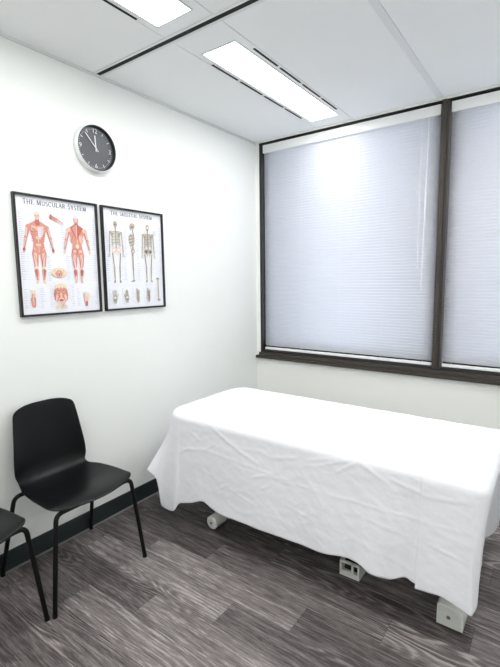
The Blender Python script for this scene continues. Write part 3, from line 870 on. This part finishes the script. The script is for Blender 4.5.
# head-end crossbar with its roller wheels
bm = bmesh.new(); box(bm, .605, .665, -1.25, -.81, .050, .095, 0, .006); tp('crossbar', bm, M['white_plastic'])
for ya, yb_ in ((-1.335, -1.235), (-.825, -.725)):
    bm = bmesh.new(); tube(bm, [(.600, ya, .039), (.600, ya+.004, .039), (.600, yb_-.004, .039), (.600, yb_, .039)], [.033, .038, .038, .033], 28)
    w = tp('roller_wheel', bm, M['white_plastic'], autos=40)
    yc = ya if ya < -1 else yb_
    bm = bmesh.new(); tube(bm, [(.600, yc-.002, .039), (.600, yc+.002, .039)], .024, 24); cap_ = obj('hub_ring', bm, M['white_plastic_d'], w, autos=40)
    bm = bmesh.new(); tube(bm, [(.600, yc-.004, .039), (.600, yc+.003, .039)], .006, 12); obj('axle_screw', bm, M['rubber'], w)
    bm = bmesh.new(); box(bm, .585, .650, yb_ if ya < -1 else ya-.03, (yb_+.03) if ya < -1 else ya, .030, .085, 0, .004); tp('wheel_bracket', bm, M['white_plastic'])
# foot-end crossbar: housings with a curved shoulder
bm = bmesh.new(); box(bm, 1.835, 1.905, -1.20, -.92, .02, .095, 0, .006); tp('crossbar', bm, M['white_plastic'])
def housing(y0, y1, screw):
    bm = bmesh.new()
    prof = [(1.820, .002), (1.920, .002), (1.920, .045)] + [(1.872+.048*cos(math.radians(a)), .045+.050*sin(math.radians(a))) for a in range(15, 91, 15)] + [(1.828, .095), (1.820, .088)]
    A = [bm.verts.new((x, y0, z)) for x, z in prof]; B = [bm.verts.new((x, y1, z+.0)) for x, z in prof]
    bm.faces.new(A); bm.faces.new(B)
    for i in range(len(prof)): bm.faces.new((A[i], A[(i+1) % len(prof)], B[(i+1) % len(prof)], B[i]))
    h = tp('end_housing', bm, M['white_plastic'], autos=35)
    yc = y0 if screw < 0 else y1
    bm = bmesh.new()
    pr2 = [(1.824, .006), (1.912, .006), (1.912, .045)] + [(1.872+.040*cos(math.radians(a)), .045+.041*sin(math.radians(a))) for a in range(15, 91, 15)] + [(1.830, .086), (1.824, .082)]
    e0, e1 = (yc-.004, yc+.001) if screw < 0 else (yc-.001, yc+.004)
    A = [bm.verts.new((x, e0, z)) for x, z in pr2]; B = [bm.verts.new((x, e1, z)) for x, z in pr2]
    bm.faces.new(A); bm.faces.new(B)
    for i in range(len(pr2)): bm.faces.new((A[i], A[(i+1) % len(pr2)], B[(i+1) % len(pr2)], B[i]))
    obj('end_cap', bm, M['white_plastic_d'], h, autos=35)
    bm = bmesh.new(); tube(bm, [(1.866, e0-.003, .048), (1.866, e0+.003, .048)] if screw < 0 else [(1.866, e1-.003, .048), (1.866, e1+.003, .048)], .008, 12)
    obj('screw', bm, M['steel'], h)
housing(-1.315, -1.19, -1); housing(-.935, -.800, 1)
# pedal bracket in the middle
bm = bmesh.new()
X0, X1, Y0 = 1.366, 1.466, -1.272
box(bm, X0, X1, Y0, Y0+.090, .004, .016, 0, .002)
box(bm, X0, X0+.010, Y0, Y0+.09, .012, .082, 0, .002)
box(bm, X0, X1, Y0+.002, Y0+.012, .012, .030, 0, .002)
box(bm, X0, X1, Y0+.002, Y0+.012, .068, .082, 0, .002)
box(bm, X0+.058, X0+.070, Y0+.002, Y0+.012, .016, .082, 0, .002)
box(bm, X1-.010, X1, Y0, Y0+.09, .012, .082, 0, .002)
tp('pedal_bracket', bm, M['white_plastic'])
bm = bmesh.new(); tube(bm, [(X0+.075, Y0+.03, .048), (X0+.095, Y0+.03, .048)], .012, 14); box(bm, X0+.010, X0+.09, Y0+.04, Y0+.085, .016, .06); tp('pedal_switch', bm, M['rubber'])

# ------------------------------------------------------------------ the sheet
rL, rR = .13, .043
def perim():
    """edge polyline: starts on near side at right, runs -x, round the head end, back on the far side, round the foot end"""
    pts = []
    def add(x, y, nx, ny): pts.append((x, y, nx, ny))
    def seg(xa, ya, xb_, yb_, nx, ny, n):
        for k in range(n): t = k/n; add(xa+(xb_-xa)*t, ya+(yb_-ya)*t, nx, ny)
    def arc_(cx, cy, r, a0, a1, n):
        for k in range(n): t = math.radians(a0+(a1-a0)*k/n); add(cx+r*cos(t), cy+r*sin(t), cos(t), sin(t))
    seg(TX1-rR, TY0, TX0+rL, TY0, 0, -1, 300)
    arc_(TX0+rL, TY0+rL, rL, 270, 180, 40)
    seg(TX0, TY0+rL, TX0, TY1-rL, -1, 0, 70)
    arc_(TX0+rL, TY1-rL, rL, 180, 90, 26)
    seg(TX0+rL, TY1, TX1-rR, TY1, 0, 1, 300)
    arc_(TX1-rR, TY1-rR, rR, 90, 0, 18)
    seg(TX1, TY1-rR, TX1, TY0+rR, 1, 0, 80)
    arc_(TX1-rR, TY0+rR, rR, 0, -90, 18)
    return pts
PP = perim(); NP = len(PP)
cum = [0.]
for a, b in zip(PP, PP[1:]+PP[:1]): cum.append(cum[-1]+math.hypot(a[0]-b[0], a[1]-b[1]))
TOT = cum[-1]
c1 = TX1-rR-TX0-rL; aL = pi/2*rL; e1 = TY1-TY0-2*rL; aR = pi/2*rR; e2 = TY1-TY0-2*rR
sA = c1; sB = sA+aL; sC = sB+e1; sD = sC+aL; sE = sD+c1+0.0; sF = sE+aR; sG = sF+e2; 
near = lambda x: TX1-rR-x
HEM = [
    (-.030, 1.980, -1.408, .245), (.000, 1.966, -1.430, .203), (.030, 1.936, -1.432, .206), (near(1.86), 1.860, -1.432, .228), (near(1.80), 1.800, -1.430, .222), (near(1.755), 1.750, -1.425, .216),
    (near(1.72), 1.715, -1.418, .222), (near(1.66), 1.655, -1.432, .196), (near(1.58), 1.580, -1.442, .196), (near(1.53), 1.535, -1.436, .215), (near(1.47), 1.475, -1.425, .214),
    (near(1.35), 1.345, -1.432, .196), (near(1.20), 1.195, -1.430, .190), (near(1.02), 1.015, -1.430, .186), (near(.87), .860, -1.428, .182),
    (near(.76), .740, -1.425, .180), (near(.68), .675, -1.420, .192), (near(.62), .615, -1.420, .212), (near(.54), .530, -1.425, .180), (near(.47), .470, -1.425, .160),
    (sA-.012, .438, -1.434, .150), (sA+.000, .428, -1.452, .122), (sA+.012, .416, -1.460, .112), (sA+.045, .362, -1.458, .106), (sA+.072, .308, -1.452, .112), (sA+.080, .300, -1.449, .150),
    (sA+.092, .288, -1.446, .200), (sA+.108, .272, -1.448, .262), (sB-.018, .205, -1.455, .300), (sB+.010, .165, -1.420, .285),
    (sB+.10, .175, -1.25, .255), (sB+.30, .185, -1.05, .240), (sC-.05, .180, -.86, .250), (sC+.03, .165, -.70, .270), (sC+aL*.5, .200, -.600, .130), (sD, .360, -.600, .150),
    (sD+.2, .60, -.615, .190), (sD+.6, 1.00, -.610, .185), (sD+1.0, 1.40, -.615, .185), (sD+1.3, 1.70, -.615, .180), (sE, 1.930, -.618, .165), (sF, 1.960, -.65, .162),
    (sF+.15, 1.938, -.82, .200), (sF+.4, 1.928, -1.07, .280), (sG-.04, 1.940, -1.34, .300), (TOT-.030, 1.980, -1.408, .245),
    (TOT, 1.966, -1.430, .203), (TOT+.030, 1.936, -1.432, .206)]
def hem_at(s): return catmull(HEM, s)
# pressed creases on the near drape: (x0,z0,x1,z1,height,width)
CRE = [(.45, .475, .62, .510, .007, .010), (.62, .510, 1.30, .470, .004, .007), (1.30, .470, 1.95, .485, .004, .007), (.42, .44, .52, .50, .006, .008),
       (.62, .505, .68, .545, .005, .008), (.78, .59, .98, .515, .006, .016), (.66, .655, .80, .585, .006, .016), (.95, .44, 1.04, .475, .007, .009), (1.04, .475, 1.20, .462, .004, .008),
       (1.00, .395, 1.05, .42, .005, .008), (.55, .40, .75, .36, .003, .009), (1.25, .60, 1.42, .648, .005, .012), (1.33, .600, 1.47, .655, .006, .012), (1.40, .58, 1.50, .655, .005, .010),
       (1.50, .655, 1.62, .60, .005, .012), (1.80, .40, 1.93, .372, .005, .007), (1.55, .42, 1.70, .40, .004, .008), (.83, .33, .98, .30, .003, .010), (1.15, .36, 1.30, .33, .003, .010),
       (.70, .30, .80, .36, .003, .009), (1.05, .565, 1.20, .60, .005, .014), (.50, .60, .60, .55, .004, .012), (1.62, .62, 1.78, .585, .005, .012), (1.78, .585, 1.93, .60, .004, .012)]
def crease(x, z):
    d = 0.
    for (a, b, c, e, h, w) in CRE:
        vx, vz = c-a, e-b; L2 = vx*vx+vz*vz; t = ((x-a)*vx+(z-b)*vz)/L2
        tc = min(1, max(0, t)); dd = math.hypot(x-a-tc*vx, z-b-tc*vz)
        w *= .50; h *= .62
        if dd < 3*w: d += h*math.exp(-(dd/w)**2)*(sin(pi*min(1, max(0, .12+.76*t))) if 0 <= t <= 1 else .37)
    return d
NR_T, NR_R, NR_D = 30, 8, 60
RR = .040
def sheet_col(i, off=0., hemd=0.):
    ex, ey, nx, ny = PP[i]; s = cum[i]
    hx, hy, hz = hem_at(s); ztop = TZ+off*.22
    ix = min(TX1-.06, max(.70, ex)); iy = (TY0+TY1)/2
    # edge before the roll
    bx, by = ex-nx*RR, ey-ny*RR
    out = []
    for k in range(NR_T):
        t = k/NR_T; x = ix+(bx-ix)*t; y = iy+(by-iy)*t
        d = .0035*noise.noise(Vector((x*2.2, y*3.5, 1.3))) + .0022*noise.noise(Vector((x*7, y*10, 4.)))
        dist = (1-t)*math.hypot(bx-ix, by-iy)
        de = min(x-TX0-RR, TX1-RR-x, y-TY0-RR, TY1-RR-y)
        z = ztop + d*min(1, .25+max(0, de)/.1) - .007*max(0, 1-de/.14)**2
        out.append((x, y, z))
    z0 = ztop-.007
    for k in range(NR_R):
        a = pi/2*k/NR_R
        x, y = bx+nx*(RR+off)*sin(a), by+ny*(RR+off)*sin(a); z = z0-off*.22-RR+(RR+off*.22)*cos(a)
        g = crease(x, z) if ny < -.7 else 0
        g += .002*noise.noise(Vector((x*14, y*14, z*6)))
        out.append((x+nx*g*sin(a), y+ny*g*sin(a), z+g*cos(a)))
    px, py, pz = bx+nx*(RR+off), by+ny*(RR+off), z0-off*.22-RR
    hz2 = hz+hemd
    hx2, hy2 = hx+nx*off, hy+ny*off
    for k in range(NR_D+1):
        t = k/NR_D
        m = t**1.15
        x = px+(hx2-px)*m; y = py+(hy2-py)*m; z = pz+(hz2-pz)*t
        amp = .012*t**1.3
        soft = amp*(noise.noise(Vector((s*4.2, .5*t, 7.))) + .35*noise.noise(Vector((s*11., .9*t, 2.))))
        for kk, (fr, am) in enumerate(((6., .0011), (15., .0006), (33., .0004))):
            q = noise.noise(Vector((x*fr*.8+y*fr*.5, z*fr*1.5+x*fr*.35, 5.+kk*3)))
            soft += am*(1-min(1, abs(q)*4.5))**2
        small = .0035*noise.noise(Vector((x*5+y*5, z*7, 3.3)))*min(1, t*5) + .0012*noise.noise(Vector((s*22, z*25, 8.)))
        g = soft*(1 if s < sA-.08 or s > sB else .25) + small
        if ny < -.7 and s < sA: g += crease(x, z)
        out.append((x+nx*g, y+ny*g, z))
    return out
def sheet_mesh(idx, off, hemd, closed):
    bm = bmesh.new(); cols = []
    for i in idx: cols.append([bm.verts.new(p) for p in sheet_col(i % NP, off, hemd)])
    n = len(cols)
    for a in range(n if closed else n-1):
        A, B = cols[a], cols[(a+1) % n]
        for k in range(len(A)-1): bm.faces.new((A[k], B[k], B[k+1], A[k+1]))
    bmesh.ops.remove_doubles(bm, verts=bm.verts, dist=.00004)
    return bm
bm = sheet_mesh(range(NP), 0., 0., True)
sheet = bpy.data.objects.new('sheet_root', None)
sheet_bm = bm
so = obj('bed_sheet', sheet_bm, M['sheet'], None, smooth=True)
bpy.data.objects.remove(sheet)
tag(so, 'white cotton sheet draped over the whole treatment table, creased down the near side', 'bed sheet')
md = so.modifiers.new('thickness', 'SOLIDIFY'); md.thickness = .0012; md.offset = 0
# fill the flat centre between the two inner ridges is not needed: columns meet on the centre line
i_near = max(i for i in range(300) if PP[i][0] > 1.758)
i_far = min(i for i in range(NP) if PP[i][3] > .9 and PP[i][0] > 1.768)
idx = list(range(i_far, NP)) + list(range(NP, NP+i_near+1))
fo = obj('turned_back_layer', sheet_mesh(idx, .0055, -.018, False), M['sheet'], so, smooth=True)
fo['label'] = 'doubled layer of the sheet hanging over the foot end'
md = fo.modifiers.new('thickness', 'SOLIDIFY'); md.thickness = .0008; md.offset = 0

# ------------------------------------------------------------------ world, camera
w = bpy.data.worlds.new('daylight'); scene.world = w; w.use_nodes = True
bg = w.node_tree.nodes['Background']
bg.inputs['Color'].default_value = (.90, .93, 1., 1); bg.inputs['Strength'].default_value = 3.7

cam = bpy.data.cameras.new('camera'); co = bpy.data.objects.new('camera', cam); COL.objects.link(co)
yaw, pit, rol = -.627742, .122697, -.0122553
fw = Vector((sin(yaw)*cos(pit), cos(yaw)*cos(pit), -sin(pit)))
r0 = Vector((cos(yaw), -sin(yaw), 0)); u0 = r0.cross(fw)
rr = r0*cos(rol)+u0*sin(rol); uu = -r0*sin(rol)+u0*cos(rol)
mw = Matrix(((rr.x, uu.x, -fw.x, 2.16419), (rr.y, uu.y, -fw.y, -3.08883), (rr.z, uu.z, -fw.z, 1.42760), (0, 0, 0, 1)))
co.matrix_world = mw
cam.sensor_fit = 'HORIZONTAL'; cam.sensor_width = 36; cam.lens = 430.94/500*36; cam.clip_start = .02
scene.camera = co
vs = scene.view_settings
vs.view_transform = 'Standard'; vs.look = 'None'; vs.gamma = 1; vs.use_curve_mapping = False
vs.exposure = .86
scene.cycles.max_bounces = 10; scene.cycles.diffuse_bounces = 7; scene.cycles.transmission_bounces = 8; scene.cycles.transparent_max_bounces = 12
scene.cycles.use_denoising = True
